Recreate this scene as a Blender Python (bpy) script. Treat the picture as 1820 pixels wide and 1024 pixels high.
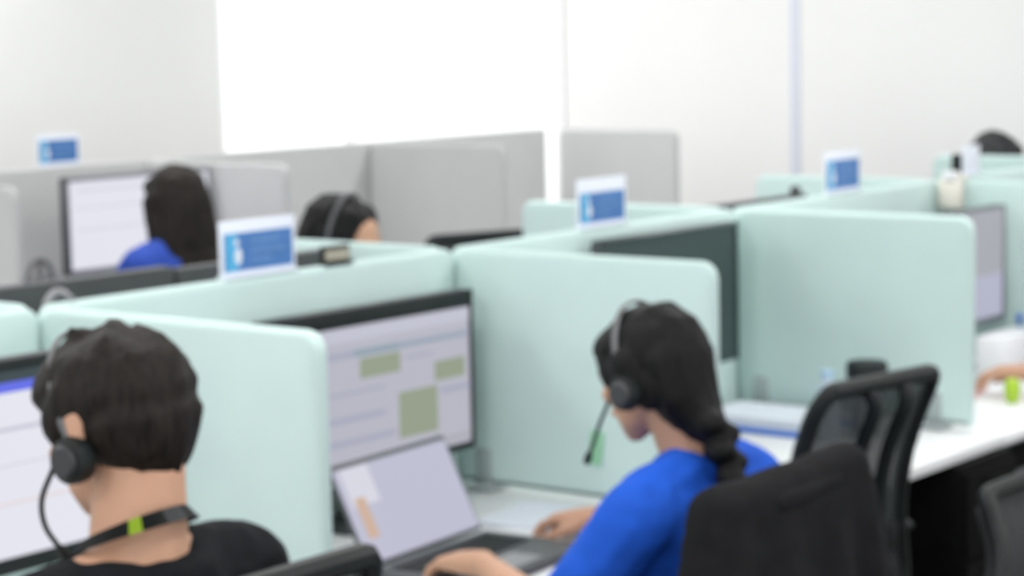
import bpy, bmesh, math, random
from mathutils import Vector, Matrix, noise, Euler
R = math.radians
random.seed(7)
scn = bpy.context.scene
for o in list(bpy.data.objects):
    bpy.data.objects.remove(o)
COL = scn.collection

# ------------------------------------------------------------------ camera
IMG_W = 1820.0
F_PX = 3902.26
cam_d = bpy.data.cameras.new('camera')
cam_d.sensor_fit = 'HORIZONTAL'
cam_d.sensor_width = 36.0
cam_d.lens = F_PX / IMG_W * 36.0
cam_d.clip_start = 0.05
cam = bpy.data.objects.new('camera', cam_d)
COL.objects.link(cam)
scn.camera = cam
yw, pt, rl = 0.9150707, 0.1150116, -0.0201483
fw = Vector((math.sin(yw) * math.cos(pt), math.cos(yw) * math.cos(pt), -math.sin(pt)))
rt = Vector((math.cos(yw), -math.sin(yw), 0))
up = rt.cross(fw)
r2 = rt * math.cos(rl) + up * math.sin(rl)
u2 = -rt * math.sin(rl) + up * math.cos(rl)
cam.matrix_world = Matrix(((r2.x, u2.x, -fw.x, -2.403185), (r2.y, u2.y, -fw.y, -2.850833),
                           (r2.z, u2.z, -fw.z, 1.634392), (0, 0, 0, 1)))
# the whole photograph is softly out of focus: the lens is focused close to the camera
cam_d.dof.use_dof = True
cam_d.dof.focus_distance = 1.15
cam_d.dof.aperture_fstop = 12.0

# ------------------------------------------------------------------ world, light, exposure
wd = bpy.data.worlds.new('world')
scn.world = wd
wd.use_nodes = True
bg = wd.node_tree.nodes['Background']
bg.inputs[0].default_value = (0.97, 0.985, 1.0, 1)
bg.inputs[1].default_value = 1.25
scn.view_settings.view_transform = 'Standard'
scn.view_settings.look = 'None'
scn.view_settings.gamma = 1
scn.view_settings.exposure = 0.0
scn.view_settings.use_curve_mapping = False
LAMP_W = 13.5     # watts of each ceiling fixture


# ------------------------------------------------------------------ materials
def mat(name, col, rough=0.6, metal=0.0, var=0.06, scale=40.0, bump=0.0, bscale=None, stretch=None,
        emit=None, estr=0.0, alpha=None, spec=0.5, sheen=0.0, sss=0.0, trans=0.0):
    m = bpy.data.materials.new(name)
    m.use_nodes = True
    nt = m.node_tree
    b = nt.nodes['Principled BSDF']
    b.inputs['Roughness'].default_value = rough
    b.inputs['Metallic'].default_value = metal
    b.inputs['Specular IOR Level'].default_value = spec
    if sheen: b.inputs['Sheen Weight'].default_value = sheen
    if trans: b.inputs['Transmission Weight'].default_value = trans
    if sss:
        b.inputs['Subsurface Weight'].default_value = sss
        b.inputs['Subsurface Radius'].default_value = (0.02, 0.008, 0.004)
    tc = nt.nodes.new('ShaderNodeTexCoord')
    mp = nt.nodes.new('ShaderNodeMapping')
    nt.links.new(tc.outputs['Object'], mp.inputs[0])
    if stretch: mp.inputs['Scale'].default_value = stretch
    nz = nt.nodes.new('ShaderNodeTexNoise')
    nz.inputs['Scale'].default_value = scale
    nz.inputs['Detail'].default_value = 3
    nt.links.new(mp.outputs[0], nz.inputs['Vector'])
    rp = nt.nodes.new('ShaderNodeValToRGB')
    rp.color_ramp.elements[0].position = 0.3
    rp.color_ramp.elements[1].position = 0.7
    rp.color_ramp.elements[0].color = tuple(max(0, c * (1 - var)) for c in col) + (1,)
    rp.color_ramp.elements[1].color = tuple(min(1, c * (1 + var)) for c in col) + (1,)
    nt.links.new(nz.outputs['Fac'], rp.inputs[0])
    nt.links.new(rp.outputs[0], b.inputs['Base Color'])
    if bump:
        n2 = nt.nodes.new('ShaderNodeTexNoise')
        n2.inputs['Scale'].default_value = bscale or scale
        n2.inputs['Detail'].default_value = 4
        nt.links.new(mp.outputs[0], n2.inputs['Vector'])
        bp = nt.nodes.new('ShaderNodeBump')
        bp.inputs['Strength'].default_value = bump
        bp.inputs['Distance'].default_value = 0.003
        nt.links.new(n2.outputs['Fac'], bp.inputs['Height'])
        nt.links.new(bp.outputs[0], b.inputs['Normal'])
    if emit:
        b.inputs['Emission Color'].default_value = tuple(emit) + (1,)
        b.inputs['Emission Strength'].default_value = estr
    if alpha is not None:
        b.inputs['Alpha'].default_value = alpha
    return m


MINT = mat('mint_fabric', (0.575, 0.73, 0.70), 0.9, var=0.02, scale=8, bump=0.25, bscale=700, sheen=0.2)
MINTF = mat('mint_felt_edge', (0.575, 0.73, 0.70), 0.9, var=0.02, scale=10)
GREY = mat('grey_fabric', (0.50, 0.505, 0.505), 0.9, var=0.02, scale=8, bump=0.25, bscale=700)
WALLM = mat('white_wall_paint', (0.755, 0.755, 0.745), 0.85, var=0.01, scale=3, bump=0.05, bscale=200)
CEILM = mat('ceiling_paint', (0.82, 0.82, 0.82), 0.9, var=0.01, scale=3)
BLIND = mat('white_blind_fabric', (0.80, 0.80, 0.79), 0.85, var=0.012, scale=2, bump=0.1, bscale=500)
FLOORM = mat('grey_carpet', (0.22, 0.225, 0.235), 0.95, var=0.2, scale=120, bump=0.4, bscale=400)
ALU = mat('pale_aluminium', (0.62, 0.65, 0.73), 0.45, metal=0.1, var=0.03)
WHITE = mat('white_laminate', (0.86, 0.87, 0.87), 0.42, var=0.02, scale=6)
WPLAST = mat('white_plastic', (0.85, 0.86, 0.88), 0.4, var=0.02)
CREAM = mat('cream_plastic', (0.80, 0.76, 0.68), 0.5, var=0.05)
BLACK = mat('black_plastic', (0.010, 0.013, 0.013), 0.5, var=0.2, spec=0.3)
BLACKM = mat('black_matte', (0.005, 0.005, 0.005), 0.85, var=0.2, spec=0.1)
BACKM = mat('monitor_back_plastic', (0.045, 0.05, 0.053), 0.55, var=0.1)
DGREEN = mat('dark_monitor_glass', (0.030, 0.050, 0.050), 0.25, var=0.05)
BANDM = mat('headband_grey', (0.13, 0.13, 0.135), 0.5, var=0.05)
CAPM = mat('ear_cap_grey', (0.035, 0.037, 0.04), 0.5, var=0.05)
SILV = mat('silver_bezel', (0.27, 0.27, 0.30), 0.4, metal=0.5, var=0.05)
DGREY = mat('dark_grey_plastic', (0.075, 0.08, 0.085), 0.5, var=0.1)
GREYP = mat('grey_plastic', (0.25, 0.25, 0.26), 0.5, var=0.05)
CLEARG = mat('grey_bracket_plastic', (0.46, 0.51, 0.51), 0.4, var=0.04, alpha=0.6)
CHMESH = mat('chair_mesh', (0.05, 0.058, 0.060), 0.8, var=0.25, scale=400, alpha=0.72, bump=0.3, bscale=600)
CHFAB = mat('charcoal_seat_fabric', (0.024, 0.025, 0.026), 0.92, var=0.2, scale=200, bump=0.3, bscale=400)
JACK = mat('black_jacket_cloth', (0.010, 0.010, 0.011), 0.9, var=0.2, scale=30, bump=0.2, bscale=300, spec=0.15)
TEE = mat('black_tee_cloth', (0.010, 0.011, 0.013), 0.9, var=0.15, scale=40, bump=0.2, bscale=400, spec=0.15)
BLUE = mat('royal_blue_cloth', (0.013, 0.095, 0.56), 0.8, var=0.08, scale=25, bump=0.2, bscale=400, spec=0.2)
NAVY = mat('deep_blue_cloth', (0.015, 0.06, 0.38), 0.8, var=0.08, scale=25, bump=0.2, bscale=400)
LAV = mat('lavender_cloth', (0.42, 0.47, 0.72), 0.8, var=0.05, scale=25)
TROU = mat('dark_trousers', (0.02, 0.021, 0.028), 0.9, var=0.15)
SKIN = mat('skin', (0.56, 0.315, 0.205), 0.55, var=0.05, scale=18, sss=0.08, bump=0.08, bscale=300)
LIPM = mat('lips', (0.42, 0.15, 0.13), 0.5)
EYEW = mat('eye_white', (0.8, 0.8, 0.78), 0.3)
HAIRB = mat('brown_black_hair', (0.015, 0.0115, 0.0095), 0.55, var=0.5, scale=26, stretch=(5, 5, 0.6), bump=0.6, bscale=40, spec=0.18)
HAIRK = mat('black_hair', (0.0055, 0.0053, 0.0055), 0.55, var=0.5, scale=26, stretch=(5, 5, 0.6), bump=0.6, bscale=40, spec=0.18)
SIGNB = mat('sign_blue', (0.060, 0.185, 0.47), 0.4, var=0.05)
SIGNC = mat('sign_light_blue', (0.11, 0.25, 0.52), 0.4)
SIGNW = mat('sign_white', (0.78, 0.82, 0.90), 0.4, var=0.02)
SIGNT = mat('sign_cyan', (0.08, 0.42, 0.72), 0.4)
FOLD = mat('blue_folder', (0.035, 0.16, 0.60), 0.45)
PAPER = mat('paper', (0.75, 0.79, 0.86), 0.7, var=0.03)
LIME = mat('lime_plastic', (0.42, 0.62, 0.04), 0.4)
GREEN = mat('green_card', (0.30, 0.62, 0.38), 0.6)
PINK = mat('pink_paper', (0.80, 0.50, 0.52), 0.7)
BEIGE = mat('beige_card', (0.42, 0.40, 0.31), 0.6)
STEEL = mat('steel', (0.55, 0.57, 0.60), 0.3, metal=0.9)
SHOE = mat('black_shoe', (0.015, 0.015, 0.016), 0.4)
LAMPM = mat('lamp_diffuser', (0.9, 0.9, 0.9), 0.5, emit=(1, 1, 1), estr=3.0)
GLASS = mat('window_glass', (0.95, 0.97, 1.0), 0.02, alpha=0.08)


def emis(name, col, s=1.0):
    m = mat(name, tuple(c * 0.05 for c in col), 0.35, emit=col, estr=s, spec=0.25)
    return m


SC_WHITE = emis('screen_white', (0.78, 0.78, 0.86), 0.95)
SC_LILAC = emis('screen_lilac', (0.47, 0.47, 0.54), 0.95)
SC_LILAC2 = emis('screen_pale', (0.54, 0.54, 0.63), 0.95)
SC_BAND = emis('screen_band', (0.38, 0.39, 0.50), 0.95)
SC_TEAL = emis('screen_teal', (0.26, 0.36, 0.40), 0.95)
SC_OLIVE = emis('screen_olive', (0.30, 0.34, 0.25), 0.95)
SC_BLUE = emis('screen_blue', (0.13, 0.16, 0.80), 0.95)
SC_DARK = emis('screen_dark', (0.05, 0.07, 0.08), 0.9)
SC_PEACH = emis('screen_peach', (0.60, 0.42, 0.32), 0.95)
SC_PINK = emis('screen_pink', (0.78, 0.68, 0.70), 0.95)
SC_LAP = emis('laptop_white', (0.50, 0.50, 0.62), 0.95)
SC_LAP2 = emis('laptop_bright', (0.66, 0.66, 0.74), 0.95)
SC_GREY = emis('screen_grey', (0.38, 0.38, 0.42), 0.95)


# ------------------------------------------------------------------ helpers
def obj(name, bm, m, parent=None, loc=None, rot=None, smooth=True, recalc=True):
    if recalc: bmesh.ops.recalc_face_normals(bm, faces=bm.faces[:])
    me = bpy.data.meshes.new(name)
    bm.to_mesh(me)
    bm.free()
    for mm in (m if isinstance(m, (list, tuple)) else [m]):
        me.materials.append(mm)
    if smooth:
        for p in me.polygons: p.use_smooth = True
        try: me.set_sharp_from_angle(angle=R(40))
        except Exception: pass
    o = bpy.data.objects.new(name, me)
    COL.objects.link(o)
    if parent: o.parent = parent
    if loc: o.location = loc
    if rot: o.rotation_euler = rot
    return o


def tag(o, label=None, cat=None, group=None, kind=None):
    if label: o['label'] = label
    if cat: o['category'] = cat
    if group: o['group'] = group
    if kind: o['kind'] = kind
    return o


def thing(name, label, cat, loc=(0, 0, 0), rz=0.0, group=None):
    o = bpy.data.objects.new(name, None)
    o.empty_display_size = 0.1
    COL.objects.link(o)
    o.location = loc
    o.rotation_euler = (0, 0, rz)
    return tag(o, label, cat, group)


def copy_tree(o, parent=None):
    c = o.copy()
    COL.objects.link(c)
    c.parent = parent
    for ch in [x for x in bpy.data.objects if x.parent == o]:
        copy_tree(ch, c)
    return c


def box(bm, c, s, bev=0.0, seg=2, M=None, mi=0):
    """box centred on c with full size s"""
    ret = bmesh.ops.create_cube(bm, size=1.0)
    vs = ret['verts']
    for v in vs:
        v.co = Vector((v.co.x * s[0] + c[0], v.co.y * s[1] + c[1], v.co.z * s[2] + c[2]))
    fs = list({f for v in vs for f in v.link_faces})
    if bev:
        es = list({e for v in vs for e in v.link_edges})
        r = bmesh.ops.bevel(bm, geom=es, offset=bev, segments=seg, affect='EDGES', profile=0.5)
        fs = list({f for f in r['faces']} | {f for f in fs if f.is_valid})
        vs = list({v for f in fs for v in f.verts})
    for f in fs:
        if f.is_valid: f.material_index = mi
    if M is not None:
        for v in vs:
            if v.is_valid: v.co = M @ v.co
    return vs


def tube(bm, pts, rad, seg=10, closed=False, cap=True, flat=1.0):
    """swept tube through pts; rad scalar or list"""
    pts = [Vector(p) for p in pts]
    n = len(pts)
    rads = rad if isinstance(rad, (list, tuple)) else [rad] * n
    rings = []
    nrm = None
    for i, p in enumerate(pts):
        if closed: t = pts[(i + 1) % n] - pts[i - 1]
        else: t = pts[min(i + 1, n - 1)] - pts[max(i - 1, 0)]
        t.normalize()
        if nrm is None:
            a = Vector((0, 0, 1)) if abs(t.z) < 0.9 else Vector((1, 0, 0))
            nrm = t.cross(a).normalized()
        nrm = (nrm - t * nrm.dot(t)).normalized()
        b = t.cross(nrm)
        rings.append([bm.verts.new(p + (nrm * math.cos(2 * math.pi * k / seg) + b * flat * math.sin(2 * math.pi * k / seg)) * rads[i]) for k in range(seg)])
    m = n if closed else n - 1
    for i in range(m):
        A, B = rings[i], rings[(i + 1) % n]
        for k in range(seg):
            bm.faces.new((A[k], A[(k + 1) % seg], B[(k + 1) % seg], B[k]))
    if cap and not closed:
        bm.faces.new(rings[0][::-1])
        bm.faces.new(rings[-1])


def spline(pts, n=8):
    """Catmull-Rom through pts"""
    pts = [Vector(p) for p in pts]
    P = [pts[0] * 2 - pts[1]] + pts + [pts[-1] * 2 - pts[-2]]
    out = []
    for i in range(1, len(P) - 2):
        for k in range(n):
            t = k / n
            a, b, c, d = P[i - 1], P[i], P[i + 1], P[i + 2]
            out.append(0.5 * ((2 * b) + (c - a) * t + (2 * a - 5 * b + 4 * c - d) * t * t + (3 * b - a - 3 * c + d) * t ** 3))
    out.append(pts[-1])
    return out


def lathe(bm, prof, seg=28, c=(0, 0, 0)):
    """prof: (r, z) list, revolved about z"""
    rings = []
    for r, z in prof:
        rings.append([bm.verts.new((c[0] + r * math.cos(2 * math.pi * k / seg), c[1] + r * math.sin(2 * math.pi * k / seg), c[2] + z)) for k in range(seg)])
    for A, B in zip(rings, rings[1:]):
        for k in range(seg):
            bm.faces.new((A[k], A[(k + 1) % seg], B[(k + 1) % seg], B[k]))
    bm.faces.new(rings[0][::-1])
    bm.faces.new(rings[-1])


def ball(bm, c, r, sub=3, mi=0):
    ret = bmesh.ops.create_icosphere(bm, subdivisions=sub, radius=1)
    if mi:
        for v in ret['verts']:
            for f in v.link_faces: f.material_index = mi
    rr = r if isinstance(r, (tuple, list)) else (r, r, r)
    for v in ret['verts']:
        v.co = Vector((v.co.x * rr[0] + c[0], v.co.y * rr[1] + c[1], v.co.z * rr[2] + c[2]))
    return ret['verts']


def slab(w, h, t, r, bev=0.006, rb=0.004):
    """upright rounded panel: x 0..w, z 0..h, y -t/2..t/2; top corners rounded by r"""
    bm = bmesh.new()
    pts = []
    def arc(cx, cz, rr, a0, a1, n=8):
        for k in range(n + 1):
            a = a0 + (a1 - a0) * k / n
            pts.append((cx + rr * math.cos(a), cz + rr * math.sin(a)))
    arc(rb, rb, rb, math.pi, 1.5 * math.pi, 2)
    arc(w - rb, rb, rb, 1.5 * math.pi, 2 * math.pi, 2)
    arc(w - r, h - r, r, 0, 0.5 * math.pi)
    arc(r, h - r, r, 0.5 * math.pi, math.pi)
    f = bm.faces.new([bm.verts.new((x, -t / 2, z)) for x, z in pts])
    e = bmesh.ops.extrude_face_region(bm, geom=[f])
    for v in [g for g in e['geom'] if isinstance(g, bmesh.types.BMVert)]: v.co.y += t
    bm.normal_update()
    es = [x for x in bm.edges if abs(x.verts[0].co.y - x.verts[1].co.y) < 1e-6]
    bmesh.ops.bevel(bm, geom=es, offset=bev, segments=3, affect='EDGES', profile=0.5)
    return bm


def ident(): return Matrix.Identity(4)


def hull(bm, blobs, M=None, sub=2):
    """convex hull of ellipsoids [(centre, radius)], a smooth limb or mass"""
    tb = bmesh.new()
    for c, r in blobs: ball(tb, c, r, sub)
    ret = bmesh.ops.convex_hull(tb, input=tb.verts[:])
    dead = [g for g in ret['geom_interior'] if isinstance(g, bmesh.types.BMVert)]
    bmesh.ops.delete(tb, geom=dead, context='VERTS')
    mp = {}
    for v in tb.verts:
        if v.link_faces: mp[v.index] = None
    tb.verts.index_update()
    mp = {v: bm.verts.new((M @ v.co) if M is not None else v.co) for v in tb.verts if v.link_faces}
    for f in tb.faces:
        try: bm.faces.new([mp[v] for v in f.verts])
        except ValueError: pass
    tb.free()


def skinned(name, parts, vox, mat_, parent=None, M=None, smooth=4, disp=None):
    """union of hull parts as one continuous smoothed surface.
    parts: list of blob lists, or (blob list, matrix)"""
    bm = bmesh.new()
    for p in parts:
        if isinstance(p, tuple) and isinstance(p[1], Matrix): hull(bm, p[0], p[1])
        else: hull(bm, p)
    bmesh.ops.recalc_face_normals(bm, faces=bm.faces[:])
    me = bpy.data.meshes.new(name)
    bm.to_mesh(me)
    bm.free()
    tmp = bpy.data.objects.new(name + '_src', me)
    COL.objects.link(tmp)
    r = tmp.modifiers.new('r', 'REMESH')
    r.mode = 'VOXEL'
    r.voxel_size = vox
    s = tmp.modifiers.new('s', 'SMOOTH')
    s.factor = 0.6
    s.iterations = smooth
    bpy.context.view_layer.update()
    dg = bpy.context.evaluated_depsgraph_get()
    nm = bpy.data.meshes.new_from_object(tmp.evaluated_get(dg))
    bpy.data.objects.remove(tmp)
    bpy.data.meshes.remove(me)
    nm.name = name
    if disp:
        nrm = [v.normal.copy() for v in nm.vertices]
        for v, n in zip(nm.vertices, nrm):
            v.co += n * disp(v.co)
    nm.materials.clear()
    nm.materials.append(mat_)
    for p in nm.polygons: p.use_smooth = True
    o = bpy.data.objects.new(name, nm)
    COL.objects.link(o)
    if parent: o.parent = parent
    if M is not None: o.matrix_world = M
    return o


def folds(amp, sx, sy, sz, seed=0):
    def f(co):
        return amp * noise.fractal(Vector((co.x * sx + seed, co.y * sy, co.z * sz)), 1.0, 2.0, 3)
    return f


# ------------------------------------------------------------------ room
X0, X1, Y0, Y1, ZC = -4.5, 6.08, -6.0, 3.30, 2.75


def struct(name, bm, m, parent=None, **k):
    o = obj(name, bm, m, parent, smooth=False, **k)
    if parent is None: o['kind'] = 'structure'
    return o


b = bmesh.new(); box(b, ((X0 + X1) / 2, (Y0 + Y1) / 2, -0.05), (X1 - X0 + 0.4, Y1 - Y0 + 0.4, 0.1)); struct('floor', b, FLOORM)
b = bmesh.new(); box(b, ((X0 + X1) / 2, (Y0 + Y1) / 2, ZC + 0.05), (X1 - X0 + 0.4, Y1 - Y0 + 0.4, 0.1)); struct('ceiling', b, CEILM)
# wall with the bright window (far wall of the grey row)
WX0, WX1, WZ0, WZ1 = 3.745, 6.05, 0.5, 2.55
b = bmesh.new()
box(b, ((X0 + WX0) / 2, Y1 + 0.06, ZC / 2), (WX0 - X0, 0.12, ZC))
box(b, ((WX1 + X1 + 0.2) / 2, Y1 + 0.06, ZC / 2), (X1 + 0.2 - WX1, 0.12, ZC))
box(b, ((WX0 + WX1) / 2, Y1 + 0.06, WZ0 / 2), (WX1 - WX0, 0.12, WZ0))
box(b, ((WX0 + WX1) / 2, Y1 + 0.06, (WZ1 + ZC) / 2), (WX1 - WX0, 0.12, ZC - WZ1))
struct('wall_left', b, WALLM)
b = bmesh.new()
box(b, (X1 + 0.06, (Y0 + Y1) / 2, ZC / 2), (0.12, Y1 - Y0, ZC))
struct('wall_right', b, WALLM)
# window: frame, mullion, pane (a self-glowing shade behind it stands in for the bright sky)
b = bmesh.new()
cx, cz, w, h = (WX0 + WX1) / 2, (WZ0 + WZ1) / 2, WX1 - WX0, WZ1 - WZ0
box(b, (WX0 + 0.012, Y1 + 0.03, cz), (0.024, 0.05, h)); box(b, (WX1 - 0.012, Y1 + 0.03, cz), (0.024, 0.05, h))
box(b, (cx, Y1 + 0.03, WZ0 + 0.012), (w, 0.05, 0.024)); box(b, (cx, Y1 + 0.03, WZ1 - 0.012), (w, 0.05, 0.024))
box(b, (4.53, Y1 + 0.03, cz), (0.022, 0.04, h))
wn = struct('window_1', b, mat('window_frame_white', (0.9, 0.9, 0.9), 0.5))
b = bmesh.new(); box(b, (cx, Y1 + 0.035, cz), (w - 0.04, 0.006, h - 0.04)); struct('pane', b, GLASS, wn)
# a bright roller shade with the daylight put in as its own emission
GLOWB = mat('daylight_glow_shade', (0.9, 0.9, 0.9), 0.8, emit=(1, 1, 1), estr=0.75)
b = bmesh.new(); box(b, (cx, Y1 + 0.075, cz), (w, 0.003, h)); struct('window_glow_shade', b, GLOWB, wn)
# roller blinds on the right wall
def blind(y0, y1, label):
    t = thing('roller_blind', label, 'blind', (X1 - 0.05, (y0 + y1) / 2, 0.35), 0, 'roller blinds on the right wall')
    b = bmesh.new(); box(b, (0, 0, 1.13), (0.004, abs(y1 - y0), 2.2)); obj('blind_fabric', b, BLIND, t, smooth=False)
    b = bmesh.new(); box(b, (0, 0, 0.02), (0.022, abs(y1 - y0), 0.03), 0.006); obj('bottom_rail', b, WPLAST, t)
    b = bmesh.new(); tube(b, [(0.0, -abs(y1 - y0) / 2, 2.26), (0.0, abs(y1 - y0) / 2, 2.26)], 0.03, 14); obj('roller', b, WPLAST, t)
blind(3.295, 2.070, 'long white roller blind next to the room corner')
blind(2.020, 0.60, 'long white roller blind right of the thin blue-grey gap')
b = bmesh.new(); box(b, (X1 - 0.028, 2.045, ZC / 2), (0.056, 0.048, ZC - 0.1), 0.002); struct('trim_1', b, ALU)
b = bmesh.new(); box(b, ((X0 + X1) / 2, Y1 - 0.008, 0.05), (X1 - X0, 0.014, 0.1)); struct('baseboard_left', b, WPLAST)
b = bmesh.new(); box(b, (X1 - 0.008, (Y0 + Y1) / 2, 0.05), (0.014, Y1 - Y0 - 0.04, 0.1)); struct('baseboard_right', b, WPLAST)

# ceiling fixtures, each with its own light
k = 0
for lx in (-2.6, -0.2, 2.2, 4.6):
    for ly in (-4.2, -2.2, -0.6, 1.2, 2.6):
        t = thing('ceiling_light', 'square white LED ceiling panel above the desks', 'ceiling light', (lx, ly, ZC - 0.03), 0, 'LED panels in the ceiling')
        b = bmesh.new()
        for s in (-1, 1):
            box(b, (s * 0.3, 0, 0.012), (0.03, 0.63, 0.03)); box(b, (0, s * 0.3, 0.012), (0.63, 0.03, 0.03))
        obj('frame', b, WPLAST, t, smooth=False)
        b = bmesh.new(); box(b, (0, 0, 0.012), (0.57, 0.57, 0.012)); obj('diffuser', b, LAMPM, t, smooth=False)
        L = bpy.data.lights.new('panel_light', 'AREA')
        L.shape = 'SQUARE'; L.size = 0.56; L.energy = LAMP_W; L.color = (1.0, 0.995, 0.985)
        lo = bpy.data.objects.new('panel_light', L); COL.objects.link(lo); lo.parent = t; lo.location = (0, 0, -0.03)

# ------------------------------------------------------------------ screens and desks
W = 1.1
ZP = 1.2
ZD = 0.70


def bracket(parent, loc, rz=0):
    b = bmesh.new()
    box(b, (0, 0, 0.007), (0.07, 0.06, 0.014), 0.004)
    box(b, (0, 0, 0.05), (0.036, 0.045, 0.085), 0.008)
    o = obj('bracket', b, CLEARG, parent)
    o.location = loc; o.rotation_euler = (0, 0, rz)


def back_panel(k, label):
    bm = slab(W - 0.006, ZP - 0.35, 0.030, 0.032, bev=0.013)
    o = obj('partition_panel', bm, MINT)
    o.location = (k * W + 0.003, 0, 0.35)
    tag(o, label, 'partition', 'mint panels along the middle of the desk row')


DL = {3: 0.595, 4: 0.56}


def divider(k, side, label, L=0.645, H=ZP, m=None, ywall=0.0, group=None, name='desk_divider'):
    zb = 0.715 if m is None else 0.02
    bm = slab(L - 0.02, H - zb, 0.028, 0.035, bev=0.011)
    o = obj(name, bm, m or MINT)
    o.location = (k, ywall + side * 0.02, zb)
    o.rotation_euler = (0, 0, side * R(90))
    tag(o, label, 'divider', group or 'mint dividers between the workstations')
    return o


bl = {-1: 'mint partition panel behind the monitor at the left edge', 0: 'mint partition panel behind the wide monitor and the white laptop',
      1: 'mint partition panel behind the blank dark monitor', 2: 'mint partition panel behind the half hidden monitor on the right',
      3: 'mint partition panel on the far right past the white clip', 4: 'mint partition panel in front of the black-haired head at far right'}
for k in range(-1, 5): back_panel(k, bl[k])
nl = {0: 'mint divider between the man in black and the woman in blue', 1: 'mint divider with rounded corner directly left of the blank dark monitor',
      2: 'broad mint divider behind the black mesh chair', 3: 'mint divider at the right edge, right of the half hidden monitor'}
for k, l in nl.items():
    d = divider(k * W, -1, l)
    for yy in (0.065, 0.53):
        bracket(d, (yy, -0.028 if False else 0.0, -0.012), R(90))
        d.children[-1].scale = (1.0, 1.0, 0.95)
fl = {0: 'mint divider behind the panel near the left edge', 1: 'mint divider behind the large blue and white sign, in front of the lowered head',
      2: 'mint divider behind the middle blue sign', 3: 'mint divider behind the right blue sign', 4: 'small far mint divider just left of the black-haired head'}
for k, l in fl.items(): divider(k * W, 1, l, L=DL.get(k, 0.645))


def desk(x, side, label, group, w=W, d=0.70, y=0.0, top=WHITE, name='office_desk', pan=True):
    """side -1: user on the -Y side"""
    t = thing(name, label, 'desk', (x, y, 0), 0, group)
    b = bmesh.new(); box(b, (w / 2, side * (0.02 + d / 2), ZD - 0.0125), (w - 0.004, d - 0.002, 0.025), 0.003); obj('desk_top', b, top, t)
    for xx in (0.045, w - 0.045):
        b = bmesh.new()
        for yy in (0.08, d - 0.05): box(b, (xx, side * yy, 0.3375), (0.045, 0.045, 0.675), 0.004)
        box(b, (xx, side * (d / 2), 0.655), (0.04, d - 0.16, 0.035), 0.003)
        box(b, (xx, side * (d / 2), 0.02), (0.05, d - 0.06, 0.03), 0.004)
        obj('leg', b, CREAM if top is WHITE else GREYP, t)
    if pan:
        b = bmesh.new(); box(b, (w / 2, side * 0.05, 0.42), (w - 0.16, 0.016, 0.36)); obj('modesty_panel', b, BLACKM, t)
    return t


dn = {-1: 'white desk in front of the man in the black shirt', 0: 'white desk under the open laptop', 1: 'white desk with the blue folder behind the mesh chair',
      2: 'white desk at the right edge with the lime object on it'}
for k, l in dn.items(): desk(k * W, -1, l, 'white desks on the near side')
fn = {0: 'far side white desk behind the large blue sign', 1: 'far side white desk in front of the lowered head', 2: 'far side white desk behind the middle blue sign',
      3: 'far side white desk behind the right blue sign', 4: 'far side white desk in front of the black-haired head'}
for k, l in fn.items(): desk(k * W, 1, l, 'white desks on the far side')

# grey row along the window wall
GY = 2.62
GK = [0.5, 1.6, 2.7, 3.83]
gl = ['grey partition panel at the left edge below the small sign', 'long grey partition panel behind the bright monitor',
      'grey partition panel behind the lowered head', 'grey partition panel below the bright window, ending at the white gap']
for i, x in enumerate(GK):
    w_ = (GK[i + 1] if i < 3 else 4.945) - x
    bm = slab(w_ - 0.004, 1.243 - 0.1, 0.035, 0.012, bev=0.008)
    o = obj('grey_partition', bm, GREY); o.location = (x + 0.002, GY, 0.1)
    tag(o, gl[i], 'partition', 'grey panels along the window wall')
for x, l in ((1.6, 'grey divider at the left edge beside the bright monitor'), (2.7, 'grey divider right of the long-haired woman'),
             (3.83, 'grey divider behind and right of the lowered head'), (5.035, 'grey divider standing right of the white gap')):
    divider(x, -1, l, L=0.61 if x > 5 else 0.66, H=1.24, m=GREY, ywall=GY, group='grey dividers along the window wall', name='grey_divider')
for i, x in enumerate(GK):
    w_ = (GK[i + 1] if i < 3 else 4.945) - x
    desk(x, -1, ['grey-legged desk at the far left below the small sign', 'grey-legged desk under the bright far monitor', 'grey-legged desk behind the lowered head',
                 'grey-legged desk below the bright window'][i], 'desks along the grey panels', w=w_, y=GY, top=mat('pale_laminate', (0.7, 0.7, 0.7), 0.5))


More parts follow.
